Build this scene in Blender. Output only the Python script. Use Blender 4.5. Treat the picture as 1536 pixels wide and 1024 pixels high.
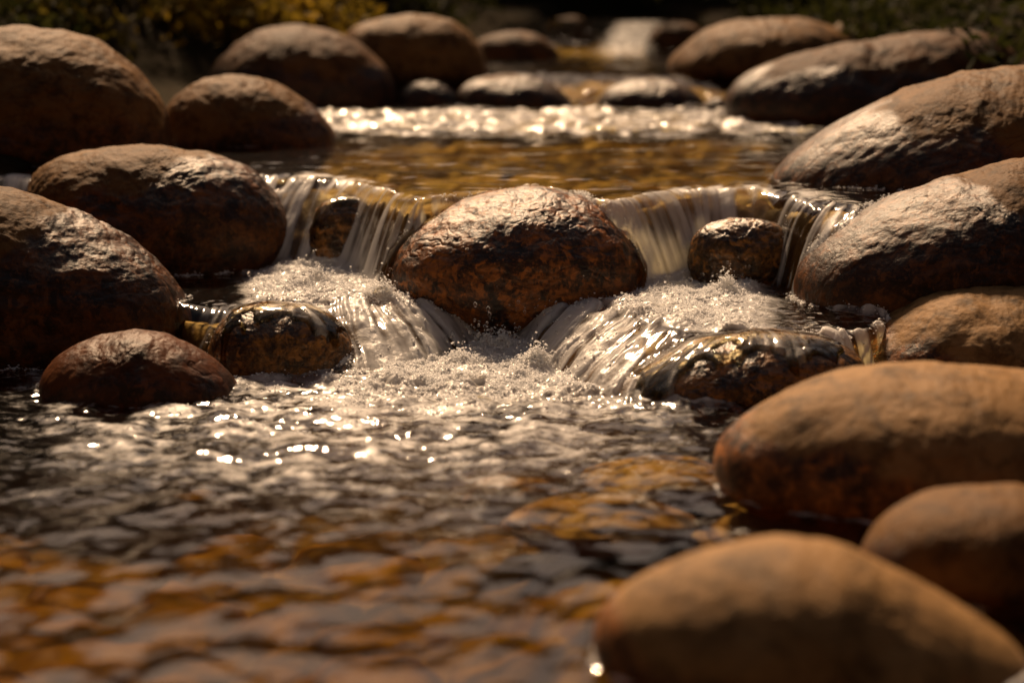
import bpy, math, random
import numpy as np
from math import radians, sin, cos

# ------------------------------------------------------------------ camera, sky, sun
for o in list(bpy.data.objects):
    bpy.data.objects.remove(o)
SC = bpy.context.scene
COL = SC.collection
PITCH = math.atan(612 / 2986.7)
CAM_H = 0.77
F_PX = 2986.7
cam_d = bpy.data.cameras.new("camera")
cam_d.lens = 70.0
cam_d.sensor_width = 36.0
cam_d.clip_start = 0.05
cam_d.clip_end = 400
cam_d.dof.use_dof = True
cam_d.dof.focus_distance = 3.62
cam_d.dof.aperture_fstop = 2.0
cam = bpy.data.objects.new("camera", cam_d)
cam.location = (0, 0, CAM_H)
cam.rotation_euler = (math.pi / 2 - PITCH, 0, 0)
COL.objects.link(cam)
SC.camera = cam

SUN_EL, SUN_AZ = 44.0, -12.0            # azimuth from +Y towards +X
world = bpy.data.worlds.new("World")
SC.world = world
world.use_nodes = True
wn = world.node_tree
sky = wn.nodes.new("ShaderNodeTexSky")
sky.sky_type = 'NISHITA'
sky.sun_disc = False
sky.sun_elevation = radians(SUN_EL)
sky.sun_rotation = radians(SUN_AZ)
sky.dust_density = 3.0
sky.air_density = 1.0
bg = wn.nodes["Background"]
warm = wn.nodes.new("ShaderNodeMix")          # golden-hour air
warm.data_type = 'RGBA'; warm.blend_type = 'MULTIPLY'
warm.inputs[0].default_value = 1.0
warm.inputs[7].default_value = (1.18, 0.94, 0.74, 1)
wn.links.new(sky.outputs[0], warm.inputs[6])
wn.links.new(warm.outputs[2], bg.inputs[0])
bg.inputs[1].default_value = 0.037
sun_d = bpy.data.lights.new("sun", 'SUN')
sun_d.energy = 5.0
sun_d.angle = radians(6.0)   # softened by leaves and haze
sun_d.color = (1.0, 0.68, 0.41)
sun = bpy.data.objects.new("sun", sun_d)
sun.rotation_euler = (-radians(90 - SUN_EL), 0, -radians(SUN_AZ))
sun.location = (0, 20, 12)
COL.objects.link(sun)
SC.view_settings.view_transform = 'Standard'
SC.view_settings.look = 'None'
SC.view_settings.gamma = 1
SC.view_settings.exposure = 0.6
SC.cycles.max_bounces = 8
SC.cycles.transparent_max_bounces = 12
SC.cycles.sample_clamp_indirect = 4

# ------------------------------------------------------------------ helpers
rng = np.random.default_rng(7)
random.seed(7)


def P(px, py, z):
    """world point on the level z seen at photo pixel (px, py)"""
    a, b = (px - 768) / F_PX, -(py - 512) / F_PX
    d = np.array([a, cos(PITCH) + b * sin(PITCH), -sin(PITCH) + b * cos(PITCH)])
    t = (z - CAM_H) / d[2]
    return np.array([0, 0, CAM_H]) + d * t


def PY(px, py, y):
    """world point in the vertical plane Y = y seen at photo pixel"""
    a, b = (px - 768) / F_PX, -(py - 512) / F_PX
    d = np.array([a, cos(PITCH) + b * sin(PITCH), -sin(PITCH) + b * cos(PITCH)])
    return np.array([0, 0, CAM_H]) + d * (y / d[1])


_perm = np.random.default_rng(3).permutation(256)
_perm = np.concatenate([_perm, _perm, _perm]).astype(np.int32)
_g3 = np.random.default_rng(4).normal(size=(256, 3))
_g3 /= np.linalg.norm(_g3, axis=1)[:, None]
_ang = np.random.default_rng(5).uniform(0, 2 * np.pi, 256)
_g2 = np.stack([np.cos(_ang), np.sin(_ang)], 1)


def noise3(p):
    i = np.floor(p).astype(np.int64)
    f = p - i
    i &= 255
    u = f * f * f * (f * (f * 6 - 15) + 10)
    out = 0
    for dx in (0, 1):
        wx = u[:, 0] if dx else 1 - u[:, 0]
        for dy in (0, 1):
            wy = u[:, 1] if dy else 1 - u[:, 1]
            for dz in (0, 1):
                wz = u[:, 2] if dz else 1 - u[:, 2]
                h = _perm[_perm[_perm[i[:, 0] + dx] + (i[:, 1] + dy)] + (i[:, 2] + dz)]
                g = _g3[h]
                out = out + wx * wy * wz * (g[:, 0] * (f[:, 0] - dx) + g[:, 1] * (f[:, 1] - dy) + g[:, 2] * (f[:, 2] - dz))
    return out * 1.6


def noise2(x, y):
    sh = x.shape
    x = x.ravel(); y = y.ravel()
    ix = np.floor(x).astype(np.int64); iy = np.floor(y).astype(np.int64)
    fx = x - ix; fy = y - iy
    ix &= 255; iy &= 255
    u = fx * fx * fx * (fx * (fx * 6 - 15) + 10)
    v = fy * fy * fy * (fy * (fy * 6 - 15) + 10)
    out = 0
    for dx in (0, 1):
        wx = u if dx else 1 - u
        for dy in (0, 1):
            wy = v if dy else 1 - v
            g = _g2[_perm[_perm[ix + dx] + iy + dy]]
            out = out + wx * wy * (g[:, 0] * (fx - dx) + g[:, 1] * (fy - dy))
    return (out * 1.5).reshape(sh)


def fbm2(x, y, s, octv=4, gain=0.5):
    o, a = 0, 1.0
    for k in range(octv):
        o = o + a * noise2(x * s + 17.3 * k, y * s - 9.1 * k)
        s *= 2.03; a *= gain
    return o


def fbm3(p, s, octv=4, gain=0.5):
    o, a = 0, 1.0
    for k in range(octv):
        o = o + a * noise3(p * s + 13.7 * k)
        s *= 2.03; a *= gain
    return o


def sstep(a, b, x):
    t = np.clip((x - a) / (b - a), 0, 1)
    return t * t * (3 - 2 * t)


def mesh_obj(name, verts, faces, mat, parent=None, attrs=None, smooth=True, loc=None):
    me = bpy.data.meshes.new(name)
    verts = np.asarray(verts, np.float32); faces = np.asarray(faces, np.int32)
    n, k = faces.shape
    me.vertices.add(len(verts)); me.vertices.foreach_set("co", verts.ravel())
    me.loops.add(n * k); me.loops.foreach_set("vertex_index", faces.ravel())
    me.polygons.add(n)
    me.polygons.foreach_set("loop_start", np.arange(0, n * k, k, dtype=np.int32))
    me.polygons.foreach_set("use_smooth", np.full(n, smooth))
    me.update(calc_edges=True)
    for an, av in (attrs or {}).items():
        at = me.attributes.new(an, 'FLOAT', 'POINT')
        at.data.foreach_set("value", np.asarray(av, np.float32).ravel())
    me.materials.append(mat)
    o = bpy.data.objects.new(name, me)
    COL.objects.link(o)
    if parent: o.parent = parent
    if loc is not None: o.location = loc
    return o


def tag(o, label=None, cat=None, group=None, kind=None):
    if label: o["label"] = label
    if cat: o["category"] = cat
    if group: o["group"] = group
    if kind: o["kind"] = kind
    return o


def grid_faces(nr, nc):
    i = np.arange(nr * nc).reshape(nr, nc)
    return np.stack([i[:-1, :-1], i[:-1, 1:], i[1:, 1:], i[1:, :-1]], -1).reshape(-1, 4)


# ------------------------------------------------------------------ materials
class NT:
    def __init__(self, name):
        self.m = bpy.data.materials.new(name)
        self.m.use_nodes = True
        self.t = self.m.node_tree
        self.t.nodes.clear()
        self.out = self.t.nodes.new("ShaderNodeOutputMaterial")

    def n(self, kind, **kw):
        nd = self.t.nodes.new(kind)
        for k, v in kw.items():
            if k.startswith("i_"):
                key = k[2:].replace("_", " ")
                nd.inputs[int(key) if key.isdigit() else key].default_value = v
            else:
                setattr(nd, k, v)
        return nd

    def l(self, a, b):
        self.t.links.new(a, b)

    def noise(self, vec, scale, detail=6, rough=0.55, dist=0.0):
        nd = self.n("ShaderNodeTexNoise", i_Scale=scale, i_Detail=detail, i_Roughness=rough, i_Distortion=dist)
        self.l(vec, nd.inputs["Vector"])
        return nd.outputs["Fac"]

    def ramp(self, fac, a, b):
        nd = self.n("ShaderNodeMapRange", i_1=a, i_2=b)
        nd.interpolation_type = 'SMOOTHSTEP'
        self.l(fac, nd.inputs[0])
        return nd.outputs[0]

    def mixc(self, fac, a, b, blend='MIX'):
        nd = self.n("ShaderNodeMix", data_type='RGBA', blend_type=blend)
        for s, v in ((0, fac), (6, a), (7, b)):
            if isinstance(v, (int, float)): nd.inputs[s].default_value = v
            elif isinstance(v, tuple): nd.inputs[s].default_value = (*v, 1)
            else: self.l(v, nd.inputs[s])
        return nd.outputs[2]

    def math(self, op, a, b=0.0, clamp=False):
        nd = self.n("ShaderNodeMath", operation=op, use_clamp=clamp)
        for s, v in ((0, a), (1, b)):
            if isinstance(v, (int, float)): nd.inputs[s].default_value = v
            else: self.l(v, nd.inputs[s])
        return nd.outputs[0]

    def mixf(self, fac, a, b):
        nd = self.n("ShaderNodeMix", data_type='FLOAT')
        for s, v in ((0, fac), (2, a), (3, b)):
            if isinstance(v, (int, float)): nd.inputs[s].default_value = v
            else: self.l(v, nd.inputs[s])
        return nd.outputs[0]

    def bump(self, h, strength, dist, normal=None):
        nd = self.n("ShaderNodeBump", i_Strength=strength, i_Distance=dist)
        self.l(h, nd.inputs["Height"])
        if normal is not None: self.l(normal, nd.inputs["Normal"])
        return nd.outputs[0]

    def attr(self, name):
        return self.n("ShaderNodeAttribute", attribute_name=name).outputs["Fac"]

    def mapped(self, vec, scale, rot=(0, 0, 0)):
        nd = self.n("ShaderNodeMapping", i_Scale=scale, i_Rotation=rot)
        self.l(vec, nd.inputs["Vector"])
        return nd.outputs[0]


def rock_mat(name, dry_a, dry_b, wet_a, wet_b, rough=0.62, relief=1.0, tilt=0.3, crack_s=11.0, gloss=0.0):
    k = NT(name)
    co = k.n("ShaderNodeTexCoord").outputs["Object"]
    big = k.noise(co, 5.0, 6, 0.6, 0.6)
    mid = k.noise(co, 21.0, 9, 0.68, 0.3)
    fine = k.noise(co, 140.0, 6, 0.7)
    strat = k.noise(k.mapped(co, (9, 9, 42), (0.15, tilt, 0.3)), 1.6, 7, 0.62, 0.5)
    blot = k.noise(co, 11.0, 8, 0.7, 1.2)
    dry = k.mixc(k.ramp(big, 0.35, 0.65), dry_a, dry_b)
    dry = k.mixc(k.ramp(mid, 0.44, 0.68), dry, tuple(c * 0.42 for c in dry_a))
    dry = k.mixc(k.math('MULTIPLY', k.ramp(strat, 0.55, 0.72), 0.55), dry, tuple(c * 0.3 for c in dry_b))
    dry = k.mixc(k.math('MULTIPLY', k.ramp(fine, 0.5, 0.75), 0.5), dry, tuple(min(1, c * 1.35) for c in dry_b))
    wet = k.mixc(k.ramp(blot, 0.42, 0.62), wet_a, wet_b)
    wet = k.mixc(k.ramp(mid, 0.48, 0.62), wet, tuple(c * 0.25 for c in wet_a))
    wet = k.mixc(k.math('MULTIPLY', k.ramp(fine, 0.52, 0.7), 0.45), wet, tuple(min(1, c * 1.7) for c in wet_b))
    speck = k.noise(co, 46.0, 7, 0.65, 0.5)
    wet = k.mixc(k.math('MULTIPLY', k.ramp(speck, 0.53, 0.62), 0.7), wet, tuple(min(1, c * 1.6) for c in wet_b))
    wet = k.mixc(k.math('MULTIPLY', k.ramp(speck, 0.46, 0.38), 0.8), wet, tuple(c * 0.2 for c in wet_a))
    w = k.attr("wet")
    w = k.math('ADD', w, k.math('MULTIPLY', k.math('SUBTRACT', blot, 0.5), 0.9))
    w = k.ramp(w, 0.25, 0.75)
    col = k.mixc(w, dry, wet)
    vor = k.n("ShaderNodeTexVoronoi", feature='DISTANCE_TO_EDGE', i_Scale=crack_s)
    wv = k.n("ShaderNodeVectorMath", operation='ADD')
    nz = k.n("ShaderNodeTexNoise", i_Scale=9.0, i_Detail=4.0)
    k.l(co, nz.inputs["Vector"])
    sc = k.n("ShaderNodeVectorMath", operation='SCALE', i_Scale=0.16)
    k.l(nz.outputs["Color"], sc.inputs[0])
    k.l(k.mapped(co, (1, 1, 2.2), (0.1, tilt, 0)), wv.inputs[0]); k.l(sc.outputs[0], wv.inputs[1])
    k.l(wv.outputs[0], vor.inputs["Vector"])
    crack = k.math('MULTIPLY', k.ramp(vor.outputs["Distance"], 0.0, 0.05), 1.0)
    col = k.mixc(k.math('MULTIPLY', k.math('SUBTRACT', 1.0, crack, True), k.math('MULTIPLY', k.ramp(blot, 0.42, 0.6), 0.55)), col, tuple(c * 0.2 for c in dry_a))
    nb = k.bump(mid, 0.18 * relief, 0.008)
    nb = k.bump(speck, 0.3 * relief, 0.005, nb)
    nb = k.bump(strat, 0.28 * relief, 0.006, nb)
    nb = k.bump(crack, 0.08 * relief, 0.004, nb)
    nb = k.bump(fine, 0.7 * relief, 0.003, nb)
    bs = k.n("ShaderNodeBsdfPrincipled")
    k.l(col, bs.inputs["Base Color"])
    k.l(k.mixf(w, rough, k.mixf(fine, 0.30 - gloss, 0.56 - gloss)), bs.inputs["Roughness"])
    k.l(k.mixf(w, 0.10, 0.34 + gloss), bs.inputs["Specular IOR Level"])
    k.l(nb, bs.inputs["Normal"])
    k.l(bs.outputs[0], k.out.inputs[0])
    return k.m


MAT = {
    'tan': rock_mat("tan_stone", (0.121, 0.057, 0.0161), (0.178, 0.0891, 0.0268), (0.0446, 0.0149, 0.00268), (0.108, 0.0373, 0.00536), relief=0.8),
    'pale': rock_mat("pale_stone", (0.228, 0.125, 0.0472), (0.293, 0.168, 0.0669), (0.101, 0.0329, 0.00496), (0.245, 0.082, 0.00991), relief=0.7, tilt=0.9, crack_s=6.0),
    'grey': rock_mat("grey_brown_stone", (0.114, 0.0545, 0.0161), (0.178, 0.0918, 0.0295), (0.0318, 0.0104, 0.00215), (0.108, 0.0357, 0.00483), relief=0.9),
    'brown': rock_mat("wet_brown_stone", (0.102, 0.0447, 0.012), (0.153, 0.0694, 0.0201), (0.0318, 0.0099, 0.00188), (0.242, 0.0768, 0.00807), relief=1.0, tilt=0.1, gloss=0.09),
    'drenched': rock_mat("drenched_stone", (0.0824, 0.044, 0.0168), (0.124, 0.0694, 0.0265), (0.0433, 0.0196, 0.00601), (0.227, 0.0984, 0.0181), rough=0.3, relief=0.8, gloss=0.14),
    'red': rock_mat("reddish_stone", (0.0764, 0.0238, 0.00644), (0.114, 0.0373, 0.0107), (0.0414, 0.0113, 0.00268), (0.0828, 0.0229, 0.00483), rough=0.4, relief=0.7),
    'dark': rock_mat("dark_brown_stone", (0.07, 0.0297, 0.00807), (0.114, 0.0497, 0.0148), (0.0222, 0.00743, 0.00161), (0.0509, 0.0159, 0.00268)),
}


def water_material():
    k = NT("stream_water")
    co = k.n("ShaderNodeTexCoord").outputs["Object"]
    foam = k.attr("foam")
    n1 = k.noise(co, 38.0, 8, 0.65, 0.4)
    n2 = k.noise(co, 140.0, 5, 0.6)
    nb = k.bump(n2, 0.05, 0.003)
    fr = k.n("ShaderNodeFresnel", i_IOR=1.333)
    k.l(nb, fr.inputs["Normal"])
    gl = k.n("ShaderNodeBsdfGlossy", i_Roughness=0.075)
    gl.inputs["Color"].default_value = (1, 1, 1, 1)
    k.l(nb, gl.inputs["Normal"])
    tr = k.n("ShaderNodeBsdfTransparent")
    dep = k.math('DIVIDE', k.attr("depth"), 0.10)
    cc = k.n("ShaderNodeCombineColor")
    for ch, base in enumerate((0.76, 0.66, 0.36)):
        k.l(k.math('POWER', base, dep), cc.inputs[ch])
    k.l(cc.outputs[0], tr.inputs["Color"])
    wat = k.n("ShaderNodeMixShader")
    k.l(fr.outputs[0], wat.inputs[0]); k.l(tr.outputs[0], wat.inputs[1]); k.l(gl.outputs[0], wat.inputs[2])
    # foam: fine bubbles, white, lets some light through
    fb = k.bump(n1, 0.22, 0.008)
    fb = k.bump(n2, 0.35, 0.003, fb)
    df = k.n("ShaderNodeBsdfPrincipled", i_Roughness=0.35)
    df.inputs["Base Color"].default_value = (0.93, 0.93, 0.93, 1)
    k.l(fb, df.inputs["Normal"])
    tl = k.n("ShaderNodeBsdfTranslucent")
    tl.inputs["Color"].default_value = (0.95, 0.95, 0.95, 1)
    fm = k.n("ShaderNodeMixShader", i_0=0.5)
    k.l(df.outputs[0], fm.inputs[1]); k.l(tl.outputs[0], fm.inputs[2])
    a = k.math('ADD', foam, k.math('MULTIPLY', k.math('MULTIPLY', k.math('SUBTRACT', n1, 0.5), 0.9), k.attr("grain")))
    a = k.math('MULTIPLY', k.ramp(a, 0.12, 0.82), 0.95)
    mx = k.n("ShaderNodeMixShader")
    k.l(a, mx.inputs[0]); k.l(wat.outputs[0], mx.inputs[1]); k.l(fm.outputs[0], mx.inputs[2])
    k.l(mx.outputs[0], k.out.inputs[0])
    return k.m


def bed_material():
    k = NT("amber_stream_bed")
    co = k.n("ShaderNodeTexCoord").outputs["Object"]
    cell = k.attr("cell")
    n1 = k.noise(co, 14.0, 8, 0.65, 0.4)
    n2 = k.noise(co, 60.0, 6, 0.6)
    c = k.mixc(k.ramp(cell, 0.1, 0.9), (0.11, 0.051, 0.007), (0.19, 0.087, 0.011))
    c = k.mixc(k.math('MULTIPLY', k.ramp(n1, 0.42, 0.7), 0.6), c, (0.10, 0.045, 0.01))
    c = k.mixc(k.math('MULTIPLY', k.attr("gap"), 0.55), c, (0.08, 0.036, 0.009))
    nb = k.bump(n2, 0.4, 0.006, k.bump(n1, 0.4, 0.012))
    bs = k.n("ShaderNodeBsdfPrincipled", i_Roughness=0.6)
    k.l(c, bs.inputs["Base Color"]); k.l(nb, bs.inputs["Normal"])
    k.l(bs.outputs[0], k.out.inputs[0])
    return k.m


def soil_material():
    k = NT("dark_forest_soil")
    co = k.n("ShaderNodeTexCoord").outputs["Object"]
    n1 = k.noise(co, 2.5, 8, 0.65)
    n2 = k.noise(co, 18.0, 6, 0.6)
    c = k.mixc(k.ramp(n1, 0.35, 0.65), (0.012, 0.008, 0.004), (0.026, 0.018, 0.007))
    c = k.mixc(k.ramp(n2, 0.5, 0.75), c, (0.016, 0.018, 0.006))
    bs = k.n("ShaderNodeBsdfPrincipled", i_Roughness=0.95, i_Specular_IOR_Level=0.05)
    k.l(c, bs.inputs["Base Color"]); k.l(k.bump(n2, 0.8, 0.05), bs.inputs["Normal"])
    k.l(bs.outputs[0], k.out.inputs[0])
    return k.m


def leaf_material(name, ca, cb):
    k = NT(name)
    tint = k.attr("tint")
    c = k.mixc(tint, ca, cb)
    d = k.n("ShaderNodeBsdfPrincipled", i_Roughness=0.8, i_Specular_IOR_Level=0.15)
    k.l(c, d.inputs["Base Color"])
    t = k.n("ShaderNodeBsdfTranslucent")
    k.l(c, t.inputs["Color"])
    m = k.n("ShaderNodeMixShader", i_0=0.45)
    k.l(d.outputs[0], m.inputs[1]); k.l(t.outputs[0], m.inputs[2])
    k.l(m.outputs[0], k.out.inputs[0])
    return k.m


def bark_material():
    k = NT("shrub_bark")
    co = k.n("ShaderNodeTexCoord").outputs["Object"]
    n = k.noise(co, 20, 6)
    bs = k.n("ShaderNodeBsdfPrincipled", i_Roughness=0.85)
    k.l(k.mixc(n, (0.03, 0.02, 0.012), (0.09, 0.06, 0.035)), bs.inputs["Base Color"])
    k.l(bs.outputs[0], k.out.inputs[0])
    return k.m


# ------------------------------------------------------------------ water levels
M, U, U2, U3 = 0.09, 0.26, 0.335, 0.43


def curve(pts, z):
    w = np.array([P(px, py, z)[:2] for px, py in pts])
    return w[np.argsort(w[:, 0])]


XS = np.linspace(-4, 4, 3201)


def profile(pts, z, blur=0.02):
    w = curve(pts, z)
    y = np.interp(XS, w[:, 0], w[:, 1])
    s = max(1, int(blur / (XS[1] - XS[0])))
    ker = np.exp(-0.5 * (np.arange(-3 * s, 3 * s + 1) / s) ** 2); ker /= ker.sum()
    yp = np.pad(y, 3 * s, mode='edge')
    return np.convolve(yp, ker, mode='valid')


yU1 = profile([(300, 262), (400, 262), (430, 262), (500, 268), (545, 272), (590, 287), (625, 299), (660, 298), (700, 286), (850, 286), (880, 297), (920, 301), (960, 292), (1000, 286), (1040, 283), (1160, 283), (1200, 296), (1250, 304), (1340, 310)], U)
yU0 = profile([(300, 395), (400, 400), (440, 408), (500, 407), (540, 418), (580, 434), (610, 440), (660, 438), (700, 430), (850, 430), (900, 440), (940, 441), (980, 437), (1010, 432), (1045, 423), (1160, 426), (1190, 446), (1230, 464), (1300, 476)], M)
yM1 = profile([(150, 465), (270, 458), (330, 456), (430, 457), (500, 450), (560, 446), (610, 441), (650, 434), (700, 428), (780, 430), (830, 436), (880, 448), (930, 462), (1000, 486), (1100, 500), (1230, 498), (1300, 496), (1400, 470)], M)
yM0 = profile([(150, 500), (250, 530), (310, 552), (420, 572), (545, 568), (620, 556), (680, 538), (715, 522), (745, 514), (775, 524), (830, 560), (880, 588), (940, 610), (1050, 622), (1180, 612), (1250, 594), (1310, 572), (1400, 530)], 0.0)


def fall(t):
    t = np.clip(t, 0, 1)
    return np.sin(0.5 * np.pi * t) ** 1.1


def W_base(x, y):
    a0, a1 = np.interp(x, XS, yM0), np.interp(x, XS, yM1)
    b0, b1 = np.interp(x, XS, yU0), np.interp(x, XS, yU1)
    a1 = np.maximum(a1, a0 + 0.05); b0 = np.maximum(b0, a1 + 0.01); b1 = np.maximum(b1, b0 + 0.05)
    tm = (y - a0) / (a1 - a0)
    tu = (y - b0) / (b1 - b0)
    y2 = 6.06 + 0.06 * np.sin(x * 3.1 + 0.5)
    t2 = (y - y2) / 0.30
    y3 = 7.35 - 0.05 * np.sin(x * 2.0)
    t3 = (y - y3) / 0.55
    z = M * fall(tm) + (U - M) * fall(tu) + (U2 - U) * sstep(0, 1, t2) + (U3 - U2) * fall(t3)
    return z, tm, tu, t2, t3


def bilinear(A, fx, fy):
    ny, nx = A.shape
    fx = np.clip(fx, 0, nx - 1.001); fy = np.clip(fy, 0, ny - 1.001)
    ix = fx.astype(np.int32); iy = fy.astype(np.int32)
    u = fx - ix; v = fy - iy
    return (A[iy, ix] * (1 - u) + A[iy, ix + 1] * u) * (1 - v) + (A[iy + 1, ix] * (1 - u) + A[iy + 1, ix + 1] * u) * v


def blur2(A, n=1):
    for _ in range(n):
        A = (np.roll(A, 1, 0) + np.roll(A, -1, 0) + 2 * A) / 4
        A = (np.roll(A, 1, 1) + np.roll(A, -1, 1) + 2 * A) / 4
    return A


CHUTE = P(742, 540, 0.0)


def flow_lines():
    """streaks drawn out along the current: noise smeared along the flow"""
    h = 0.0028
    gx = np.arange(-1.1, 1.1, h); gy = np.arange(2.2, 4.4, h)
    X, Y = np.meshgrid(gx, gy)
    Z = film_height(X, Y, W_base(X, Y)[0])[0]
    Zs = blur2(Z, 12)
    dy, dx = np.gradient(Zs, h)
    low = 1 - sstep(0.0, 0.05, Zs)
    rx, ry = X - CHUTE[0], Y - (CHUTE[1] + 0.25)
    rr = np.hypot(rx, ry) + 1e-6
    # steer round the middle boulder
    c = PY(775, 390, 3.86)
    ex, ey = (X - c[0]) / 0.25, (Y - 3.9) / 0.22
    er = np.hypot(ex, ey)
    push = np.exp(-((er - 0.9) / 0.6) ** 2) * (ey > -0.6)
    vx = -dx * 1.2 + low * 0.5 * rx / rr + push * 0.35 * np.sign(ex) * np.minimum(1, np.abs(ex) * 2)
    vy = -dy * 1.2 - 0.22 + low * 0.3 * ry / rr
    wob = 0.10 + 0.16 * low
    vx = vx + wob * fbm2(X, Y, 11.0, 2)
    vy = vy + 0.6 * wob * fbm2(X + 7, Y, 11.0, 2)
    s = np.hypot(vx, vy) + 1e-6
    vx, vy = vx / s, vy / s
    out = []
    for seed, bl, steps in ((1, 2, 50), (2, 10, 70)):
        N = blur2(np.random.default_rng(seed).normal(size=X.shape), bl)
        N /= N.std()
        acc = N.copy(); cnt = 1
        for sgn in (1, -1):
            fx = np.broadcast_to(np.arange(len(gx), dtype=float), X.shape).copy()
            fy = np.broadcast_to(np.arange(len(gy), dtype=float)[:, None], X.shape).copy()
            for _ in range(steps // 2):
                ix = np.clip(fx + 0.5, 0, len(gx) - 1).astype(np.int32); iy = np.clip(fy + 0.5, 0, len(gy) - 1).astype(np.int32)
                fx = fx + sgn * 1.6 * vx[iy, ix]; fy = fy + sgn * 1.6 * vy[iy, ix]
                acc += bilinear(N, fx, fy); cnt += 1
        acc /= acc.std()
        out.append(np.clip(acc, -2.5, 2.5))
    S = (0.5 * out[0] + 0.75 * out[1]) * (0.75 + 0.5 * fbm2(X, Y, 8.0, 2))
    return gx, gy, h, S


def bed_depth(X, Y, tm, tu):
    """water depth over the bed: deep on the left of the lower pool, a shallow shelf on its right"""
    dep = 0.11 - 0.07 * np.maximum(sstep(-0.1, 0.2, tm) * (1 - sstep(0.9, 1.2, tm)), sstep(-0.1, 0.2, tu) * (1 - sstep(0.9, 1.3, tu)))
    dep = dep + 0.01 * sstep(1.0, 1.4, tu)
    low = 1 - sstep(-0.4, 0.0, tm)
    shelf = np.exp(-((X - 0.24) / 0.22) ** 4 - ((Y - 2.72) / 0.36) ** 4)
    return dep + low * 0.10 * (1 - shelf) * (0.5 + 0.5 * sstep(0.5, -0.6, X)) + low * 0.05 * sstep(2.5, 2.0, Y)


CONTACT = []
FILM = []            # (top-height map, x0, y0) of stones the water runs over
FH = 0.004


def film_height(X, Y, base):
    """height of the thin sheets of water that wrap over the stones in the falls"""
    best = np.full(X.shape, -9.0)
    for A, x0, y0 in FILM:
        fx, fy = (X - x0) / FH, (Y - y0) / FH
        ok = (fx > 1) & (fx < A.shape[1] - 2) & (fy > 1) & (fy < A.shape[0] - 2)
        best[ok] = np.maximum(best[ok], bilinear(A, fx[ok], fy[ok]))
    on = sstep(-0.004, 0.004, best - base)
    return np.maximum(base, best), on


def add_film(v, loc, kind):
    w = v + loc
    x0, y0 = w[:, 0].min() - 0.03, w[:, 1].min() - 0.03
    nx, ny = int((w[:, 0].max() + 0.03 - x0) / FH) + 2, int((w[:, 1].max() + 0.03 - y0) / FH) + 2
    H = np.full((ny, nx), -9.0)
    np.maximum.at(H, (((w[:, 1] - y0) / FH).astype(int), ((w[:, 0] - x0) / FH).astype(int)), w[:, 2])
    for _ in range(2):
        sh = np.maximum.reduce([np.roll(H, 1, 0), np.roll(H, -1, 0), np.roll(H, 1, 1), np.roll(H, -1, 1)])
        H = np.where(H < -1, sh, H)
    gx, gy = np.meshgrid(x0 + FH * np.arange(nx), y0 + FH * np.arange(ny))
    base = W_base(gx, gy)[0]
    u = (gx - loc[0]) / (0.5 * np.ptp(w[:, 0]))
    t = (gy - loc[1]) / (0.5 * np.ptp(w[:, 1]))
    nz = fbm2(gx, gy, 18.0, 3)
    if kind == 'shoulders':
        m = sstep(0.56, 0.74, np.abs(u) + 0.16 * nz + 0.62 * t)
        m = np.maximum(m, sstep(0.15, 0.4, t + 0.1 * nz))
    elif kind == 'glaze':
        m = sstep(-0.75, -0.42, t + 0.35 * nz + 0.1 * np.abs(u)) * (1 - sstep(0.72, 0.9, np.abs(u) + 0.1 * nz))
    else:
        m = sstep(-0.75, -0.45, t + 0.35 * nz) * (1 - sstep(0.78, 0.92, np.abs(u) + 0.1 * nz))
    k = sstep(0.3, 0.7, m) * (H > -1)
    A = (base - 0.03) * (1 - k) + (np.maximum(H, base - 0.03) + (0.0022 if kind == 'veil' else 0.005)) * k
    FILM.append((blur2(A, 1), x0, y0))


def contact_ring(X, Y):
    """where the water touches the stones: a thin raised, frothy rim"""
    h = 0.004
    p = np.concatenate(CONTACT)
    A = np.zeros((900, 800))
    ix = ((p[:, 0] + 1.6) / h).astype(int); iy = ((p[:, 1] - 1.5) / h).astype(int)
    ok = (ix >= 0) & (ix < 800) & (iy >= 0) & (iy < 900)
    A[iy[ok], ix[ok]] = 1
    A = np.clip(blur2(A, 4) * 2.2, 0, 1)
    return np.where((np.abs(X) < 1.59) & (Y < 5.08), bilinear(A, (X + 1.6) / h, (Y - 1.5) / h), 0)


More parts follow.
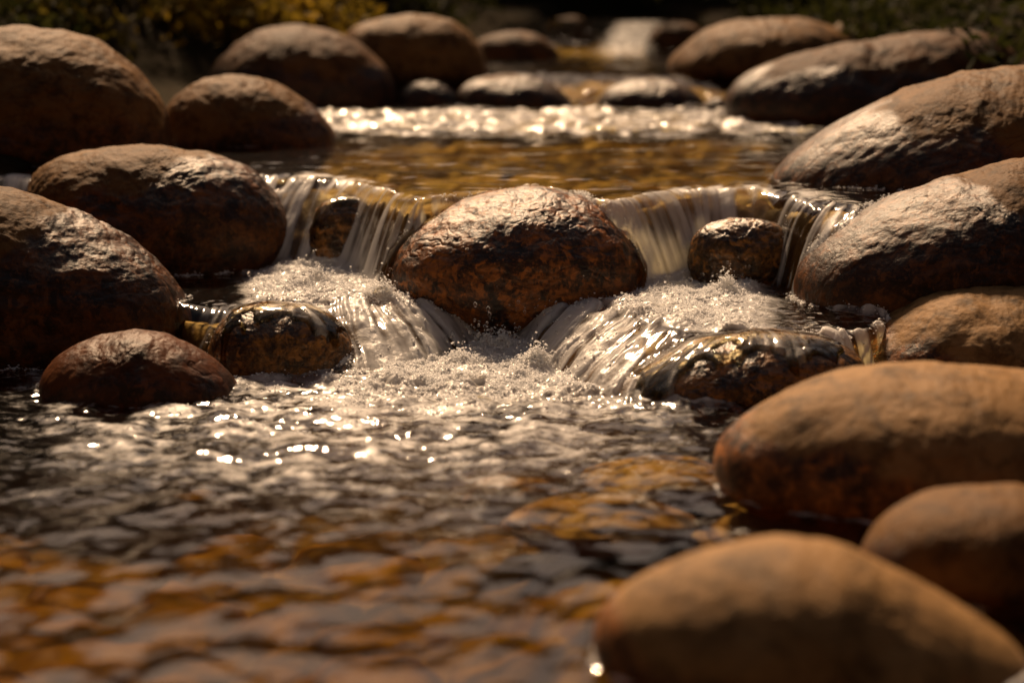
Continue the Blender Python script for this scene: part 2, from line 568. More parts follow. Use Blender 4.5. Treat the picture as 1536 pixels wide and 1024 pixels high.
def build_water():
    global CONTACT
    gx, gy, h, S = flow_lines()
    ys = np.concatenate([np.arange(1.45, 3.15, 0.0034), np.arange(3.15, 4.05, 0.0017), np.arange(4.05, 4.6, 0.004), np.arange(4.6, 8.9, 0.009)])
    us = np.linspace(-1, 1, 1180)
    Y = np.repeat(ys[:, None], len(us), 1)
    X = us[None, :] * (0.30 * Y + 0.28)
    z, tm, tu, t2, t3 = W_base(X, Y)
    z, on = film_height(X, Y, z)
    fx, fy = (X - gx[0]) / h, (Y - gy[0]) / h
    inS = (Y > gy[0]) & (Y < gy[-1]) & (np.abs(X) < 1.09)
    st = np.where(inS, bilinear(S, fx, fy), 0)
    in_m = sstep(-0.05, 0.12, tm) * (1 - sstep(0.95, 1.3, tm))
    in_u = sstep(-0.05, 0.12, tu) * (1 - sstep(0.9, 1.15, tu))
    fallm = np.maximum.reduce([in_m, in_u, on])
    px = X / Y * F_PX * 0.985 + 768          # lateral position, only used to say which side of the stream
    # ---- foam
    terr = sstep(0.75, 1.1, tm) * (1 - sstep(-0.02, 0.22, tu))
    side = np.maximum(np.exp(-((px - 490) / 120) ** 4), np.exp(-((px - 1030) / 130) ** 4))
    big = fbm2(X, Y, 9.0, 4)
    med = fbm2(X + 5, Y, 26.0, 3)
    f_terr = terr * side * (1.0 + 0.35 * big)
    cen = np.exp(-((px - 745) / 230) ** 4)
    f_ch = in_m * (0.4 + 0.4 * st) * sstep(1225, 1250, px) + in_m * cen * (0.62 + 0.40 * st + 0.25 * big) + in_m * (1 - cen) * (0.2 + 0.25 * st)
    lipw = np.maximum(np.exp(-((px - 520) / 85) ** 4), np.exp(-((px - 1110) / 130) ** 4)) * sstep(0.6, 0.95, tu) * (1 - sstep(1.15, 1.6, tu))
    f_up = in_u * (0.40 + 0.40 * st + 0.25 * big) + in_u * (1 - sstep(0.0, 0.6, tu)) * 0.4
    f_up = np.maximum(f_up, lipw * (0.45 + 0.9 * fbm2(X, Y * 0.8, 15.0, 3)))
    dxp, dyp = (X - CHUTE[0]), (Y - CHUTE[1])
    dist = np.sqrt((dxp / 0.34) ** 2 + (np.minimum(dyp, 0) / 0.30) ** 2)
    below = (1 - sstep(-0.02, 0.15, tm))
    f_low = below * np.clip(1.55 - 0.95 * dist, 0, 1) * (1.1 + 0.5 * med)
    arc = np.hypot(dxp + 0.10, (dyp - 0.1) * 0.9)
    arcs = np.sin(arc * 52 + 4.0 * big + 2.0 * fbm2(X, Y + 3, 5.0, 2))
    dl = np.sqrt(((dxp + 0.20) / 0.66) ** 2 + (np.minimum(dyp, 0) / 1.0) ** 2)
    f_trail = below * np.clip(1.25 - dl, 0, 1) * (0.56 + 0.24 * arcs + 0.5 * med + 0.45 * big)
    rif = sstep(5.02, 5.32, Y + 0.12 * big) * (1 - sstep(5.8, 6.02, Y + 0.06 * big)) * (1 - sstep(0.75, 1.0, np.abs(X + 0.0)))
    f_rif = rif * (0.5 + 0.45 * fbm2(X, Y, 14.0, 3) + 0.2 * med)
    wf = np.exp(-((X - 0.45 - 0.10 * (t3 - 0.5)) / 0.10) ** 4) * sstep(-0.2, 0.1, t3) * (1 - sstep(1.0, 1.4, t3))
    foam = np.clip(np.maximum.reduce([f_terr, f_ch, f_up, f_low, f_trail, f_rif, wf * 0.5]), 0, 1.1)
    ring = contact_ring(X, Y)
    f_film = on * (0.06 + 0.24 * st + 0.15 * big)
    foam = foam * (1 - on) + on * np.clip(np.minimum(foam, 0.12) + f_film, 0, 1)
    foam = np.maximum(foam, (1 - on) * ring * (0.34 + 0.5 * med + 0.3 * big))
    # ---- surface shape
    z = z + (1 - on) * 0.0035 * ring * (0.6 + 0.6 * med)
    z = z + fallm * st * 0.0024 * (1 - 0.4 * on) + fallm * (1 - 0.8 * on) * 0.006 * fbm2(X, Y, 13.0, 2)
    b1 = worley(X + 0.01 * med, Y * 1.15 + 0.01 * big, 0.017, 5)[0]
    bub = np.sqrt(np.clip(1 - (b1 / 0.75) ** 2, 0, 1))
    lump = 0.5 + 0.75 * fbm2(X, Y, 12.0, 2, 0.45) + 0.20 * bub + 0.12 * noise2(X * 95, Y * 95)
    z = z + (1 - on) * np.maximum(sstep(0.3, 0.9, np.maximum(f_terr, f_low)), 0.5 * sstep(0.5, 0.9, f_ch)) * (lump * 0.015 - 0.002)
    z = z + sstep(0.25, 0.8, f_rif) * (fbm2(X, Y * 1.4, 9.0, 3, 0.4) * 0.014 + 0.004)
    lowp = below
    amp = 0.6 + 0.4 * np.exp(-(dl / 0.9) ** 2)
    # choppy wavelets of the lower pool
    wx = X + 0.02 * fbm2(X, Y, 7.0, 2); wy = Y * 1.15 + 0.02 * fbm2(X + 9, Y, 7.0, 2)
    rid = lambda s, o: 1 - 2 * np.abs(noise2(wx * s + o, wy * s - o))
    nearby = sstep(2.2, 3.2, Y)
    chop = (0.0058 + 0.0030 * nearby) * noise2(wx * 12, wy * 7.5) + 0.0013 * noise2(wx * 27 + 5, wy * 22) + (0.0020 + 0.0010 * nearby) * noise2(wx * 15 + 3, wy * 15) + (0.2 + 0.8 * nearby) * (0.0014 * noise2(wx * 40, wy * 40) + 0.0005 * noise2(wx * 95, wy * 95))
    z = z + lowp * amp * chop + lowp * np.clip(1.1 - dl, 0, 1) * 0.0035 * arcs
    # heaps of white water where the strands land
    boil = 0
    for bx, by, bz, rad, hh in ((738, 530, 0.0, 0.035, 0.022), (1085, 446, M, 0.028, 0.030), (690, 548, 0.0, 0.03, 0.014), (800, 555, 0.0, 0.03, 0.014), (470, 428, M, 0.04, 0.014), (575, 448, M, 0.035, 0.014), (990, 462, M, 0.035, 0.014)):
        c = P(bx, by, bz)
        g = np.exp(-((X - c[0]) ** 2 + (Y - c[1]) ** 2) / rad ** 2)
        boil = np.maximum(boil, g)
        z = z + g * hh * np.clip(0.6 + 1.1 * fbm2(X, Y, 24.0, 2), 0, 1.6)
    # calmer upper pools
    up = sstep(1.0, 1.2, tu)
    rip = 0.0044 * noise2(X * 4.0, Y * 9.0) + 0.0018 * noise2(X * 14 + 3, Y * 30.0) + 0.0004 * noise2(X * 40, Y * 80)
    z = z + up * rip * (1 + 1.2 * sstep(4.9, 5.4, Y)) * (1 - 0.75 * sstep(6.2, 6.5, Y)) + up * sstep(5.0, 5.5, Y) * 0.0022 * fbm2(X, Y, 24.0, 3)
    mid = sstep(0.9, 1.1, tm) * (1 - sstep(0, .1, tu))
    z = z + mid * 0.0025 * fbm2(X, Y, 22.0, 3)
    tex = 0.35 + np.clip(med, -0.3, 1) + 0.5 * np.clip(big, -0.3, 1)
    dens = (sstep(0.45, 1.0, f_low) * 1.2 + sstep(0.4, 1.0, f_terr) * 0.9 + 0.10 * sstep(0.5, 1.0, f_ch) + 0.12 * sstep(0.35, 0.9, f_trail) + 0.5 * ring * sstep(3.2, 3.4, Y) + 1.5 * boil) * np.clip(tex, 0, 2) * (1 - on) * (Y < 4.05) * (Y > 2.5)
    build_froth(X, Y, z, dens, boil)
    V = np.stack([X, Y, z], -1).reshape(-1, 3)
    o = mesh_obj("stream_water", V, grid_faces(*X.shape), water_material(), attrs={"foam": foam, "grain": 1 - 0.8 * fallm, "depth": bed_depth(X, Y, tm, tu)})
    tag(o, "clear amber stream water tumbling white over stones into the lower pool", "water", kind="structure")


# ------------------------------------------------------------------ stream bed and valley
def worley(x, y, cell, seed):
    r = np.random.default_rng(seed)
    jx, jy, jr = r.random((64, 64)), r.random((64, 64)), r.random((64, 64))
    cx, cy = np.floor(x / cell).astype(int), np.floor(y / cell).astype(int)
    best = np.full(x.shape, 9.0); sec = best.copy(); ide = np.zeros(x.shape)
    for dx in (-1, 0, 1):
        for dy in (-1, 0, 1):
            a, b = cx + dx, cy + dy
            d = np.hypot((a + jx[a % 64, b % 64]) * cell - x, (b + jy[a % 64, b % 64]) * cell - y) / cell
            m = d < best
            sec = np.where(m, best, np.minimum(sec, d))
            ide = np.where(m, jr[a % 64, b % 64], ide)
            best = np.where(m, d, best)
    return best, sec, ide


def build_bed():
    ys = np.concatenate([np.arange(1.2, 4.4, 0.010), np.arange(4.4, 9.2, 0.018)])
    us = np.linspace(-1, 1, 380)
    Y = np.repeat(ys[:, None], len(us), 1)
    X = us[None, :] * (0.34 * Y + 0.5)
    z, tm, tu, t2, t3 = W_base(X, Y - 0.02)
    dep = bed_depth(X, Y, tm, tu)
    wx, wy = X + 0.03 * fbm2(X, Y, 6, 2), Y + 0.03 * fbm2(X + 4, Y, 6, 2)
    f1, f2, ide = worley(wx, wy * 1.1, 0.17, 3)
    g = np.clip((f2 - f1) * 2.2, 0, 1)
    z = z - dep + 0.020 * np.sqrt(g) * (0.5 + ide) + 0.006 * fbm2(X, Y, 14, 3)
    V = np.stack([X, Y, z], -1).reshape(-1, 3)
    o = mesh_obj("stream_bed", V, grid_faces(*X.shape), bed_material(), attrs={"cell": ide, "gap": 1 - sstep(0.0, 0.3, g)})
    tag(o, kind="structure")


def bank_out(X, Y):
    """distance outside the stream's banks"""
    xl = np.interp(Y, [0, 3.3, 4.4, 5.2, 5.9, 6.5, 7.4, 8.4, 9.0, 10], [-1.7, -1.35, -1.0, -0.75, -0.55, -0.3, 0.05, 0.28, 0.4, 3])
    xr = np.interp(Y, [0, 3.3, 4.6, 5.9, 6.6, 7.4, 8.4, 9.0, 10], [1.6, 1.15, 0.98, 0.98, 0.8, 0.66, 0.62, 0.5, -3])
    return np.maximum(xl - X, X - xr) + 0.08 * fbm2(X, Y, 2.2, 3)


def terrain_z(X, Y):
    lev = np.interp(Y, [-40, 0, 3.4, 3.95, 6.0, 6.35, 7.4, 8.0, 60], [-0.6, 0, 0.0, U, U, U2, U2, U3, U3 + 0.6])
    out = bank_out(X, Y)
    bank = 0.03 + 1.3 * sstep(0.1, 3.6, out) + 3.5 * sstep(1.5, 6.0, out) * sstep(12, 7, Y) + np.maximum(0, out - 5) * 0.25  # tall outer rise, out of view, added to cut sky fill from the sides
    hill = 2.4 * sstep(9.0, 15.0, Y) + 0.12 * np.maximum(0, Y - 15)  # crest is out of view, its height shaped for what the water reflects
    low = -0.30 - 0.0 * Y
    return (lev - 0.32) + (0.32 + np.minimum(bank, 7.0)) * sstep(-0.06, 0.14, out) + hill * sstep(0.0, 1.2, np.maximum(out, Y - 9)) + 0.10 * fbm2(X, Y, 0.9, 4) * sstep(0.2, 1.2, out) + 7.0 * sstep(-0.8, -7.0, Y)  # last term: unseen rise behind the camera, added to darken boulder fronts


def build_terrain():
    s = np.linspace(-1, 1, 241)
    xs = 3.6 * s + 120 * np.sign(s) * np.abs(s) ** 5
    t = np.linspace(-1, 1, 301)
    ys = 6 + 8 * t + 120 * np.sign(t) * np.abs(t) ** 5
    X, Y = np.meshgrid(xs, ys)
    V = np.stack([X, Y, terrain_z(X, Y)], -1).reshape(-1, 3)
    o = mesh_obj("hillside", V, grid_faces(*X.shape), soil_material())
    tag(o, kind="structure")


# ------------------------------------------------------------------ boulders
def cube_sphere(n):
    a = np.tan(np.linspace(-math.pi / 4, math.pi / 4, n + 1))
    A, B = np.meshgrid(a, a)
    one = np.ones_like(A)
    vs, fs, off = [], [], 0
    for s in ([A, B, one], [-A, B, -one], [one, B, -A], [-one, B, A], [A, one, -B], [A, -one, B]):
        v = np.stack(s, -1).reshape(-1, 3)
        vs.append(v / np.linalg.norm(v, axis=1)[:, None])
        fs.append(grid_faces(n + 1, n + 1) + off); off += len(v)
    v = np.concatenate(vs); f = np.concatenate(fs)
    key = np.round(v * 1e5).astype(np.int64)
    _, idx, inv = np.unique(key, axis=0, return_index=True, return_inverse=True)
    return v[idx], inv.reshape(-1)[f]


_cs = {}


def boulder(outline, base_py, zw, mat, label, deep=0.8, n=90, wet_h=0.05, wet_side=0.0, seed=0, rough=1.0, sink=0.6, name="boulder", cat="boulder", group=None, closed=False, push=0.9, film=None):
    """outline: the stone's skyline left to right in photo pixels; it is set at its own distance and rounded in depth"""
    pts = np.array(outline, float)
    xm = 0.5 * (pts[:, 0].min() + pts[:, 0].max())
    y0 = P(xm, base_py, zw)[1]
    D = 0.0
    for _ in range(4):
        yc = y0 + push * D
        hw = 0.5 * np.ptp(pts[:, 0]) * yc / F_PX
        D = deep * hw
    w = np.array([PY(a, b, yc)[[0, 2]] for a, b in pts])
    x_l, x_r = w[0, 0], w[-1, 0]
    ht = w[:, 1].max() - min(w[0, 1], w[-1, 1])
    if not closed:
        ph = np.linspace(0, np.pi, 11)[1:-1]
        zl, zr = w[0, 1], w[-1, 1]
        bx = x_r + (x_l - x_r) * (0.5 - 0.5 * np.cos(ph))
        bz = zr + (zl - zr) * (0.5 - 0.5 * np.cos(ph)) - sink * ht * np.sin(ph)
        w = np.concatenate([w, np.stack([bx, bz], 1)])
    c = np.array([0.5 * (w[:, 0].min() + w[:, 0].max()), 0.45 * w[:, 1].max() + 0.55 * w[:, 1].min()])
    m = len(w)
    t = np.arange(0, m, 0.05)
    i = t.astype(int); f = (t - i)[:, None]
    p0, p1, p2, p3 = w[(i - 1) % m], w[i % m], w[(i + 1) % m], w[(i + 2) % m]
    q = 0.5 * ((2 * p1) + (-p0 + p2) * f + (2 * p0 - 5 * p1 + 4 * p2 - p3) * f ** 2 + (-p0 + 3 * p1 - 3 * p2 + p3) * f ** 3)
    th = np.arctan2(q[:, 1] - c[1], q[:, 0] - c[0]); R = np.hypot(q[:, 1] - c[1], q[:, 0] - c[0])
    o = np.argsort(th); th, R = th[o], R[o]
    T = np.linspace(-np.pi, np.pi, 721)
    RR = np.interp(T, np.concatenate([th - 2 * np.pi, th, th + 2 * np.pi]), np.concatenate([R, R, R]))
    ker = np.exp(-0.5 * (np.arange(-24, 25) / 8.0) ** 2); ker /= ker.sum()
    RR = np.convolve(np.concatenate([RR[-25:-1], RR, RR[1:25]]), ker, 'valid')
    if n not in _cs: _cs[n] = cube_sphere(n)
    d, faces = _cs[n]
    a, b, dep = d[:, 0], d[:, 2], d[:, 1]
    r = np.interp(np.arctan2(b, a), T, RR)
    size = 0.5 * (hw + ht)
    v = np.stack([r * a, D * np.sign(dep) * np.abs(dep) ** 0.92, r * b], 1)
    q = d * np.array([hw, D, 0.8 * ht]) + seed * 7.31
    nrm = d / np.array([hw, D, 0.7 * ht]); nrm /= np.linalg.norm(nrm, axis=1)[:, None]
    q1 = q / size
    disp = (0.018 if closed else 0.045) * size * fbm3(q1, 1.1, 2) * (0.35 + 0.65 * np.abs(dep))
    disp += rough * 0.016 * size * fbm3(q1 * np.array([1, 1, 1.7]), 3.2, 3)
    rid = 1 - np.abs(fbm3(q * np.array([1, 1, 2.2]), 16, 3, 0.55))
    disp -= rough * 0.0016 * np.clip(rid - 0.82, 0, 1) / 0.18 * sstep(-0.2, 0.3, fbm3(q, 6, 2))
    disp += rough * 0.0012 * fbm3(q, 40, 3, 0.6)
    v += nrm * disp[:, None]
    loc = np.array([c[0], yc, zw])
    v[:, 2] += c[1] - zw
    hgt = v[:, 2]
    wz = W_base(v[:, 0] + loc[0], v[:, 1] + loc[1])[0]
    near = np.abs(v[:, 2] + zw - wz) < 0.007
    if film: add_film(v, loc, film)
    if n > 60: CONTACT.append(v[near][:, :2] + loc[:2])
    wh = wet_h * (1 + wet_side * v[:, 0] / hw)  # wet band, set higher on some boulders to deepen their shaded fronts too
    wet = sstep(-0.5, 0.9, (wh - hgt) / 0.06 + 0.6 * fbm3(q, 9, 3))
    ob = mesh_obj(name, v, faces, MAT[mat], attrs={"wet": wet}, loc=loc)
    tag(ob, label, cat, group)
    return ob


EDGE = "boulders along the banks of the stream"
BED = "stones in the falling water"
FAR = "boulders round the far pool"


def build_boulders():
    # ---- left bank
    boulder([(-150, 190), (-130, 120), (-80, 65), (0, 41), (60, 41), (120, 54), (180, 86), (225, 128), (247, 170), (252, 205), (246, 235)], 250, U, 'tan',
            "big round tan boulder at the top left, cut by the left edge of the photo", seed=1, n=110, wet_h=0.10, group=EDGE)
    boulder([(246, 205), (250, 160), (290, 128), (345, 114), (400, 122), (445, 142), (478, 168), (500, 198), (506, 214)], 222, U, 'tan',
            "low tan boulder with a sunlit right shoulder beside the upper pool", seed=2, n=80, wet_h=0.06, wet_side=0.8, group=EDGE)
    boulder([(42, 290), (48, 262), (70, 241), (115, 227), (190, 219), (270, 224), (335, 238), (385, 264), (422, 303), (440, 345), (437, 378), (420, 400)], 414, M, 'grey',
            "smooth brown boulder left of the left cascade, flat pale top and dark front", seed=3, n=150, wet_h=0.20, wet_side=0.4, deep=0.75, group=EDGE)
    boulder([(-190, 420), (-170, 340), (-110, 290), (-50, 276), (0, 280), (60, 298), (130, 328), (190, 363), (240, 404), (272, 445), (285, 485), (280, 515)], 552, 0.0, 'grey',
            "large sloping boulder cut by the left edge, above the small reddish stone", seed=4, n=160, wet_h=0.22, wet_side=1.0, deep=0.7, group=EDGE)
    boulder([(-60, 285), (-40, 270), (-15, 264), (3, 267), (10, 276), (12, 285)], 290, 0.2, 'tan',
            "sliver of a small stone at the left edge between two large boulders", seed=5, n=40, group=EDGE)
    boulder([(58, 585), (70, 552), (105, 523), (155, 504), (210, 497), (260, 507), (308, 533), (342, 563), (360, 588)], 606, 0.0, 'red',
            "small smooth reddish brown stone at the foot of the large left boulder", seed=6, n=120, wet_h=0.05, deep=0.75, rough=0.7, group=EDGE)
    # ---- in the falls
    boulder([(578, 415), (586, 378), (612, 348), (655, 320), (700, 300), (755, 286), (810, 284), (862, 293), (902, 310), (938, 338), (962, 372), (970, 410), (960, 448), (915, 478), (855, 505), (780, 520), (710, 512), (650, 485), (605, 455)], 505, 0.02, 'brown',
            "rounded rusty wet boulder in the middle, water pouring down both its sides", seed=7, n=210, wet_h=0.36, deep=0.85, rough=0.85, closed=True, push=0.85, film='shoulders', group=BED)
    boulder([(312, 545), (320, 505), (342, 474), (385, 459), (432, 458), (480, 468), (515, 492), (536, 530), (542, 555)], 566, 0.0, 'drenched',
            "dark wet stone with thin water sliding over it, below the left cascade", seed=8, n=130, wet_h=0.4, deep=0.75, rough=0.8, film='glaze', group=BED)
    boulder([(905, 600), (945, 566), (990, 540), (1040, 517), (1100, 504), (1160, 500), (1230, 508), (1278, 524), (1300, 548)], 612, 0.0, 'drenched',
            "wide dark wet stone glazed with running water, below the right cascade", seed=9, n=150, wet_h=0.4, deep=0.62, rough=0.8, film='glaze', group=BED)
    boulder([(462, 385), (466, 338), (482, 308), (520, 296), (550, 306), (564, 332), (562, 365), (552, 400)], 406, M, 'drenched',
            "knobbly brown stone in the lip of the left cascade, between two strands of water", seed=10, n=90, wet_h=0.5, deep=0.8, rough=1.0, film='veil', group=BED)
    boulder([(1032, 405), (1036, 366), (1058, 340), (1108, 327), (1160, 334), (1186, 358), (1186, 395)], 432, M, 'drenched',
            "squat brown stone in the right cascade with water curling round both ends", seed=11, n=90, wet_h=0.5, deep=0.7, rough=1.0, group=BED)
    # ---- right bank
    boulder([(1148, 282), (1165, 258), (1200, 226), (1250, 193), (1310, 162), (1380, 131), (1460, 111), (1536, 100), (1640, 96), (1730, 120), (1790, 180), (1800, 260)], 288, U, 'tan',
            "long pitted tan boulder sloping into the upper pool at the right edge", seed=12, n=140, wet_h=0.10, wet_side=-1.0, deep=0.6, rough=0.75, group=EDGE)
    boulder([(1190, 440), (1200, 398), (1232, 362), (1290, 324), (1350, 294), (1430, 264), (1536, 242), (1640, 236), (1740, 265), (1800, 330), (1810, 420)], 478, M, 'grey',
            "large wet tipped boulder beside the right cascade, orange on top", seed=13, n=170, wet_h=0.20, wet_side=-0.7, deep=0.62, rough=0.75, group=EDGE)
    boulder([(1248, 565), (1266, 530), (1315, 483), (1372, 447), (1440, 427), (1530, 418), (1620, 428), (1690, 465), (1720, 530)], 585, 0.0, 'pale',
            "pale speckled round boulder at the right edge, fourth stone down", seed=14, n=110, wet_h=0.05, wet_side=-1.0, rough=0.7, group=EDGE)
    boulder([(1066, 700), (1078, 662), (1110, 633), (1170, 594), (1240, 567), (1320, 553), (1400, 549), (1480, 554), (1570, 566), (1660, 600), (1730, 660), (1750, 730)], 785, 0.0, 'pale',
            "big pale boulder with an amber wet tip pointing into the lower pool", seed=15, n=120, wet_h=0.055, wet_side=-1.2, rough=0.5, deep=0.62, group=EDGE)
    boulder([(1290, 835), (1325, 786), (1378, 754), (1440, 738), (1505, 734), (1570, 742), (1640, 780), (1680, 850)], 912, 0.0, 'tan',
            "blurred dark boulder at the right edge between two paler ones", seed=16, n=80, wet_h=0.07, rough=0.5, group=EDGE)
    boulder([(886, 960), (908, 908), (960, 868), (1030, 838), (1100, 820), (1180, 814), (1260, 822), (1330, 849), (1400, 884), (1465, 920), (1525, 965), (1560, 1020)], 1052, 0.0, 'pale',
            "nearest big pale boulder at the bottom right, blurred and smooth", seed=17, n=90, wet_h=0.03, wet_side=-1.0, rough=0.4, deep=0.6, group=EDGE)
    # ---- far banks
    boulder([(300, 150), (325, 95), (368, 56), (420, 40), (472, 40), (530, 58), (575, 95), (598, 132), (602, 156)], 163, U, 'dark',
            "dark brown boulder under the golden bush on the far left bank", seed=18, n=60, wet_h=0.12, group=FAR)
    boulder([(505, 100), (520, 50), (565, 29), (622, 21), (680, 32), (714, 60), (730, 92), (732, 110)], 115, U2, 'tan',
            "smooth tan boulder at the head of the riffle, left of the far waterfall", seed=19, n=60, wet_h=0.02, group=FAR)
    boulder([(700, 84), (722, 58), (765, 47), (805, 52), (830, 70), (838, 86)], 90, U2, 'dark',
            "low brown stone behind the riffle, beside the smooth tan boulder", seed=20, n=40, wet_h=0.01, group=FAR)
    boulder([(805, 60), (825, 34), (855, 24), (880, 32), (892, 58)], 66, U2, 'dark',
            "small dim stone just left of the far waterfall", seed=21, n=40, wet_h=0.01, group=FAR)
    boulder([(965, 75), (985, 42), (1020, 32), (1050, 45), (1062, 76)], 80, U2, 'dark',
            "small dark stone just right of the far waterfall", seed=22, n=40, wet_h=0.02, group=FAR)
    boulder([(998, 100), (1028, 68), (1070, 41), (1130, 29), (1200, 29), (1258, 46), (1290, 90)], 112, U2, 'tan',
            "round tan boulder at the far right of the riffle", seed=23, n=60, wet_h=0.02, group=FAR)
    boulder([(1190, 85), (1215, 58), (1250, 38), (1285, 33), (1310, 48), (1330, 85)], 100, U2, 'tan',
            "lit ridge of a stone peeping over the long dark boulder", seed=24, n=40, wet_h=0.0, deep=0.5, group=FAR)
    boulder([(1083, 160), (1098, 128), (1150, 96), (1220, 75), (1320, 58), (1420, 45), (1480, 50), (1515, 75), (1540, 120), (1545, 170)], 188, U, 'dark',
            "long dark boulder on the far right bank with a lit left ridge", seed=25, n=80, wet_h=0.14, deep=0.55, group=FAR)
    boulder([(1470, 130), (1495, 98), (1530, 84), (1580, 88), (1610, 130)], 150, 0.3, 'tan',
            "corner of a small stone at the right edge behind the long pitted boulder", seed=26, n=40, wet_h=0.0, group=FAR)
    RIF = "low stones in the far riffle"
    boulder([(592, 154), (606, 132), (632, 120), (662, 124), (685, 141), (694, 156)], 158, U, 'dark',
            "leftmost low stone in the glittering riffle, touching the dark boulder", seed=27, n=40, wet_h=0.1, group=RIF)
    boulder([(680, 154), (694, 128), (730, 115), (780, 112), (828, 126), (862, 155)], 160, U, 'dark',
            "widest low stone in the riffle, gold glints along its top", seed=28, n=50, wet_h=0.1, group=RIF)
    boulder([(894, 154), (915, 132), (955, 120), (1005, 121), (1040, 136), (1058, 156)], 158, U, 'dark',
            "low stone right of centre in the riffle with foam below it", seed=29, n=50, wet_h=0.1, group=RIF)
    boulder([(1050, 164), (1062, 151), (1080, 147), (1096, 156), (1100, 166)], 168, U, 'dark',
            "tiny dark stone against the left tip of the long dark boulder", seed=30, n=30, wet_h=0.1, group=RIF)
    # ---- drowned stones of the clear right side of the lower pool
    SUB = "amber stones under the clear water"
    for k, (cx, cy, rw, lab) in enumerate([
            (985, 715, 120, "upper amber slab under the water off the big pale boulder"),
            (900, 775, 150, "widest amber slab under the clear lower pool"),
            (1165, 790, 100, "amber slab under the water between two pale boulders"),
            (770, 735, 75, "small amber stone under rippled water near the foam's edge")]):
        b = P(cx, cy, -0.05)
        s = rw * b[1] / F_PX
        d, faces = cube_sphere(40)
        q = d * 1.0 + 50 + k * 9
        v = d * np.array([s, s * 0.8, 0.035]) * (1 + 0.12 * fbm3(q, 1.3, 3))[:, None]
        o = mesh_obj("submerged_stone", v, faces, SUBMAT, loc=(b[0], b[1], -0.062), attrs={"cell": np.full(len(v), 0.8 + 0.05 * k), "gap": np.zeros(len(v))})
        tag(o, lab, "stone", SUB)


# ------------------------------------------------------------------ greenery
def leaves(centres, size, r):
    n = len(centres)
    a = r.normal(size=(n, 3)); a /= np.linalg.norm(a, axis=1)[:, None]
    b = r.normal(size=(n, 3)); b -= a * (a * b).sum(1)[:, None]; b /= np.linalg.norm(b, axis=1)[:, None]
    L = size * r.uniform(0.6, 1.3, n)[:, None]
    v = np.stack([centres - a * L, centres + b * L * 0.42, centres + a * L, centres - b * L * 0.42], 1).reshape(-1, 3)
    return v, np.arange(4 * n).reshape(-1, 4)


def bush(loc, rx, ry, rz, nleaf, mat, label, seed, size=0.022, group=None):
    r = np.random.default_rng(seed)
    root = bpy.data.objects.new("bush", None); COL.objects.link(root)
    root.location = loc
    tag(root, label, "bush", group)
    # stems
    vs, fs, tips = [], [], []
    for k in range(26):
        a = r.uniform(0, 2 * np.pi); q = np.sqrt(r.uniform(0.05, 1))
        tip = np.array([rx * q * np.cos(a), ry * q * np.sin(a), rz * (0.3 + 0.9 * np.sqrt(max(0, 1 - q * q)) * r.uniform(0.3, 1.0))])
        tips.append(tip)
        base = np.array([0.12 * rx * np.cos(a), 0.12 * ry * np.sin(a), -0.15])
        o = len(vs) * 12
        ring = []
        for j, t in enumerate((0, 0.5, 1)):
            c = base * (1 - t) + tip * t + np.array([0, 0, 0.12 * rz * math.sin(math.pi * t)])
            rad = 0.012 * (1 - 0.8 * t)
            ring += [c + rad * np.array([cos(w), sin(w), 0]) for w in (0, 1.57, 3.14, 4.71)]
        vs.append(np.array(ring))
        for j in (0, 4):
            for i in range(4):
                fs.append([o + j + i, o + j + (i + 1) % 4, o + j + 4 + (i + 1) % 4, o + j + 4 + i])
    mesh_obj("stem", np.concatenate(vs), fs, BARK, root)
    tips = np.array(tips)
    cl = tips[r.integers(0, len(tips), 110)] * r.uniform(0.3, 1.05, (110, 1)) + r.normal(size=(110, 3)) * np.array([rx, ry, rz]) * 0.13
    idx = r.integers(0, 110, nleaf)
    sg = r.uniform(0.06, 0.15, 110)[idx][:, None] * min(rx, rz) * 1.3
    c = cl[idx] + r.normal(size=(nleaf, 3)) * sg
    v, f = leaves(c, size, r)
    tint = np.repeat(np.clip(r.uniform(0, 1, 110)[idx] + r.normal(size=nleaf) * 0.15, 0, 1), 4)
    mesh_obj("foliage", v, f, mat, root, attrs={"tint": tint}, smooth=False)
    return root


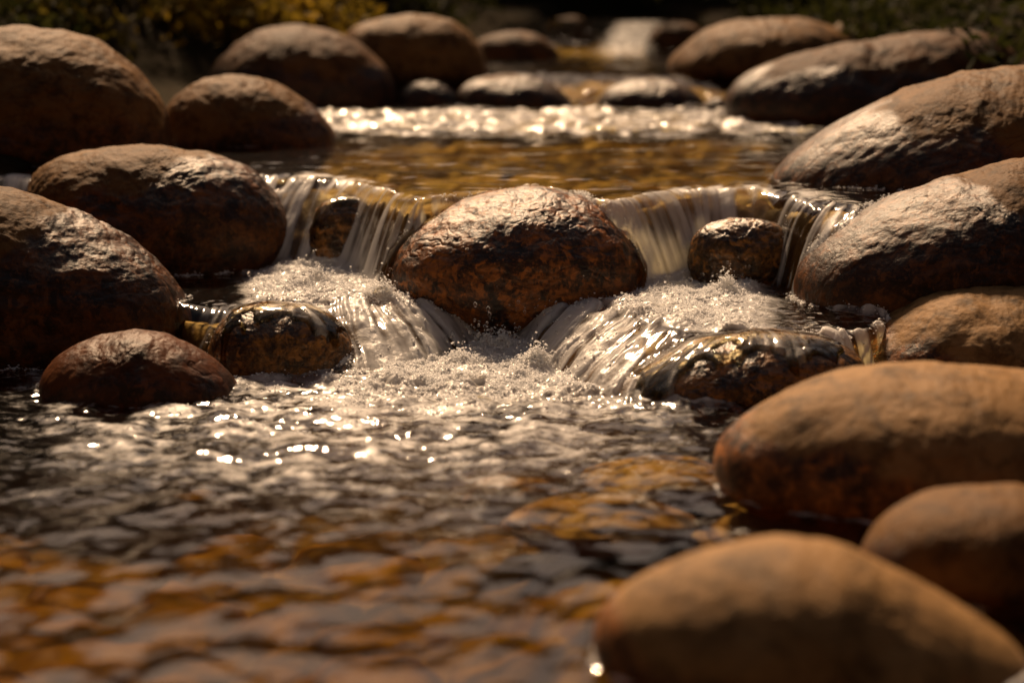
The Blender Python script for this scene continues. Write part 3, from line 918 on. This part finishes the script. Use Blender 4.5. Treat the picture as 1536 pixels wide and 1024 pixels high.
def build_greenery():
    gold = leaf_material("golden_leaf", (0.11, 0.08, 0.010), (0.36, 0.23, 0.022))
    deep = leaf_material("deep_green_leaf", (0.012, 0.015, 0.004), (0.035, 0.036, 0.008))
    olive = leaf_material("olive_leaf", (0.05, 0.046, 0.008), (0.15, 0.11, 0.016))
    B = "bushes on the stream banks"
    c = PY(290, 60, 6.6)
    bush((c[0] + 0.06, 6.6, 0.2), 0.46, 0.3, 0.42, 15000, gold, "golden green bush glowing behind the low tan boulder on the left bank", 1, group=B)
    c = PY(130, 60, 6.2)
    bush((c[0] - 0.1, 6.3, 0.22), 0.5, 0.3, 0.45, 11000, olive, "dark green bush behind the big round boulder at the top left", 2, group=B)
    c = PY(480, 60, 7.6)
    bush((c[0], 7.9, 0.3), 0.6, 0.3, 0.45, 10000, gold, "amber lit bush behind the dark brown boulder and the smooth tan one", 3, group=B)
    c = PY(1350, 20, 7.6)
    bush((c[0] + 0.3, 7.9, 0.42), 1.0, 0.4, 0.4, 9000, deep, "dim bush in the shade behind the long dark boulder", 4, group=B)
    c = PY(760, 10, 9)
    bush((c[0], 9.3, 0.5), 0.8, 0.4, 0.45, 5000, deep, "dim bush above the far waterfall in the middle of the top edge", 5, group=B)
    # undergrowth on the hillside and the banks
    r = np.random.default_rng(11)
    n = 160000
    x = r.uniform(-7, 7, n); y = 5.3 + 8.5 * r.random(n) ** 1.2
    out = bank_out(x, y)
    keep = (fbm2(x, y, 1.3, 3) > -0.3) & ((out > 0.22) | (y > 9.4)) & (np.abs(x) < 0.5 + 0.45 * y)
    keep &= ~((x < 0.1) & (x > -1.25) & (y < 7.4))
    x, y = x[keep], y[keep]
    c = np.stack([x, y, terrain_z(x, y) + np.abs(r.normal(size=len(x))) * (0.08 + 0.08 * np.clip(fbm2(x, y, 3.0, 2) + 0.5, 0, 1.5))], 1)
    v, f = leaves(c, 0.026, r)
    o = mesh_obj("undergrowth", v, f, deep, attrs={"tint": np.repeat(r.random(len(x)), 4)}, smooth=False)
    tag(o, "dark leafy undergrowth covering the slope behind the far pool", "undergrowth", kind="stuff")


# ------------------------------------------------------------------ froth
def build_froth(X, Y, z, dens, boil):
    """small white bubbles riding on the churned water"""
    r = np.random.default_rng(33)
    w = dens * np.gradient(Y, axis=0) * np.gradient(X, axis=1)
    w = np.clip(w, 0, None).ravel(); w /= w.sum()
    n = 42000
    idx = r.choice(len(w), n, p=w)
    c = np.stack([X.ravel()[idx], Y.ravel()[idx], z.ravel()[idx]], 1)
    c[:, :2] += r.normal(size=(n, 2)) * 0.002
    c[:, 2] += r.exponential(size=n) * (0.0014 + 0.006 * boil.ravel()[idx])
    s = 0.0008 + 0.0022 * r.random(n) ** 4
    d, faces = cube_sphere(2)
    d = d * np.array([1, 1, 0.65])
    v = (c[:, None, :] + d[None] * s[:, None, None]).reshape(-1, 3)
    f = (faces[None] + (np.arange(n) * len(d))[:, None, None]).reshape(-1, 4)
    k = NT("white_froth")
    df = k.n("ShaderNodeBsdfPrincipled", i_Roughness=0.25)
    df.inputs["Base Color"].default_value = (0.97, 0.97, 0.97, 1)
    tl = k.n("ShaderNodeBsdfTranslucent")
    tl.inputs["Color"].default_value = (0.98, 0.98, 0.98, 1)
    m = k.n("ShaderNodeMixShader", i_0=0.5)
    k.l(df.outputs[0], m.inputs[1]); k.l(tl.outputs[0], m.inputs[2]); k.l(m.outputs[0], k.out.inputs[0])
    o = mesh_obj("froth", v, f, k.m)
    tag(o, "white froth of small bubbles where the cascades land", "foam", kind="stuff")


# ------------------------------------------------------------------ spray
def build_spray():
    r = np.random.default_rng(21)
    d, faces = cube_sphere(6)
    vs, fs, off = [], [], 0
    spots = [(735, 520, 3.585, 60, 0.035, 0.05), (1085, 428, 3.80, 50, 0.022, 0.045), (700, 500, 3.62, 25, 0.03, 0.03), (790, 500, 3.62, 25, 0.03, 0.03),
             (480, 425, 3.80, 30, 0.07, 0.03), (1000, 440, 3.78, 30, 0.08, 0.03), (830, 470, 3.66, 30, 0.05, 0.03)]
    for px, py, y, n, sx, sz in spots:
        c0 = PY(px, py, y)
        for _ in range(n):
            c = c0 + np.array([r.normal() * sx, r.normal() * 0.02, r.exponential() * sz * 0.5 - 0.008])
            s = 0.0012 + 0.0028 * r.random() ** 3
            v = d * s * np.array([1, 1, r.uniform(1, 1.8)]) + c
            vs.append(v); fs.append(faces + off); off += len(v)
    k = NT("droplet_water")
    g = k.n("ShaderNodeBsdfGlass", i_IOR=1.33, i_Roughness=0.02)
    k.l(g.outputs[0], k.out.inputs[0])
    o = mesh_obj("spray", np.concatenate(vs), np.concatenate(fs), k.m)
    tag(o, "fine water drops thrown up where the cascades land", "spray", kind="stuff")


BARK = bark_material()
SUBMAT = bed_material()
build_terrain()
build_bed()
build_boulders()
build_water()
build_greenery()
build_spray()
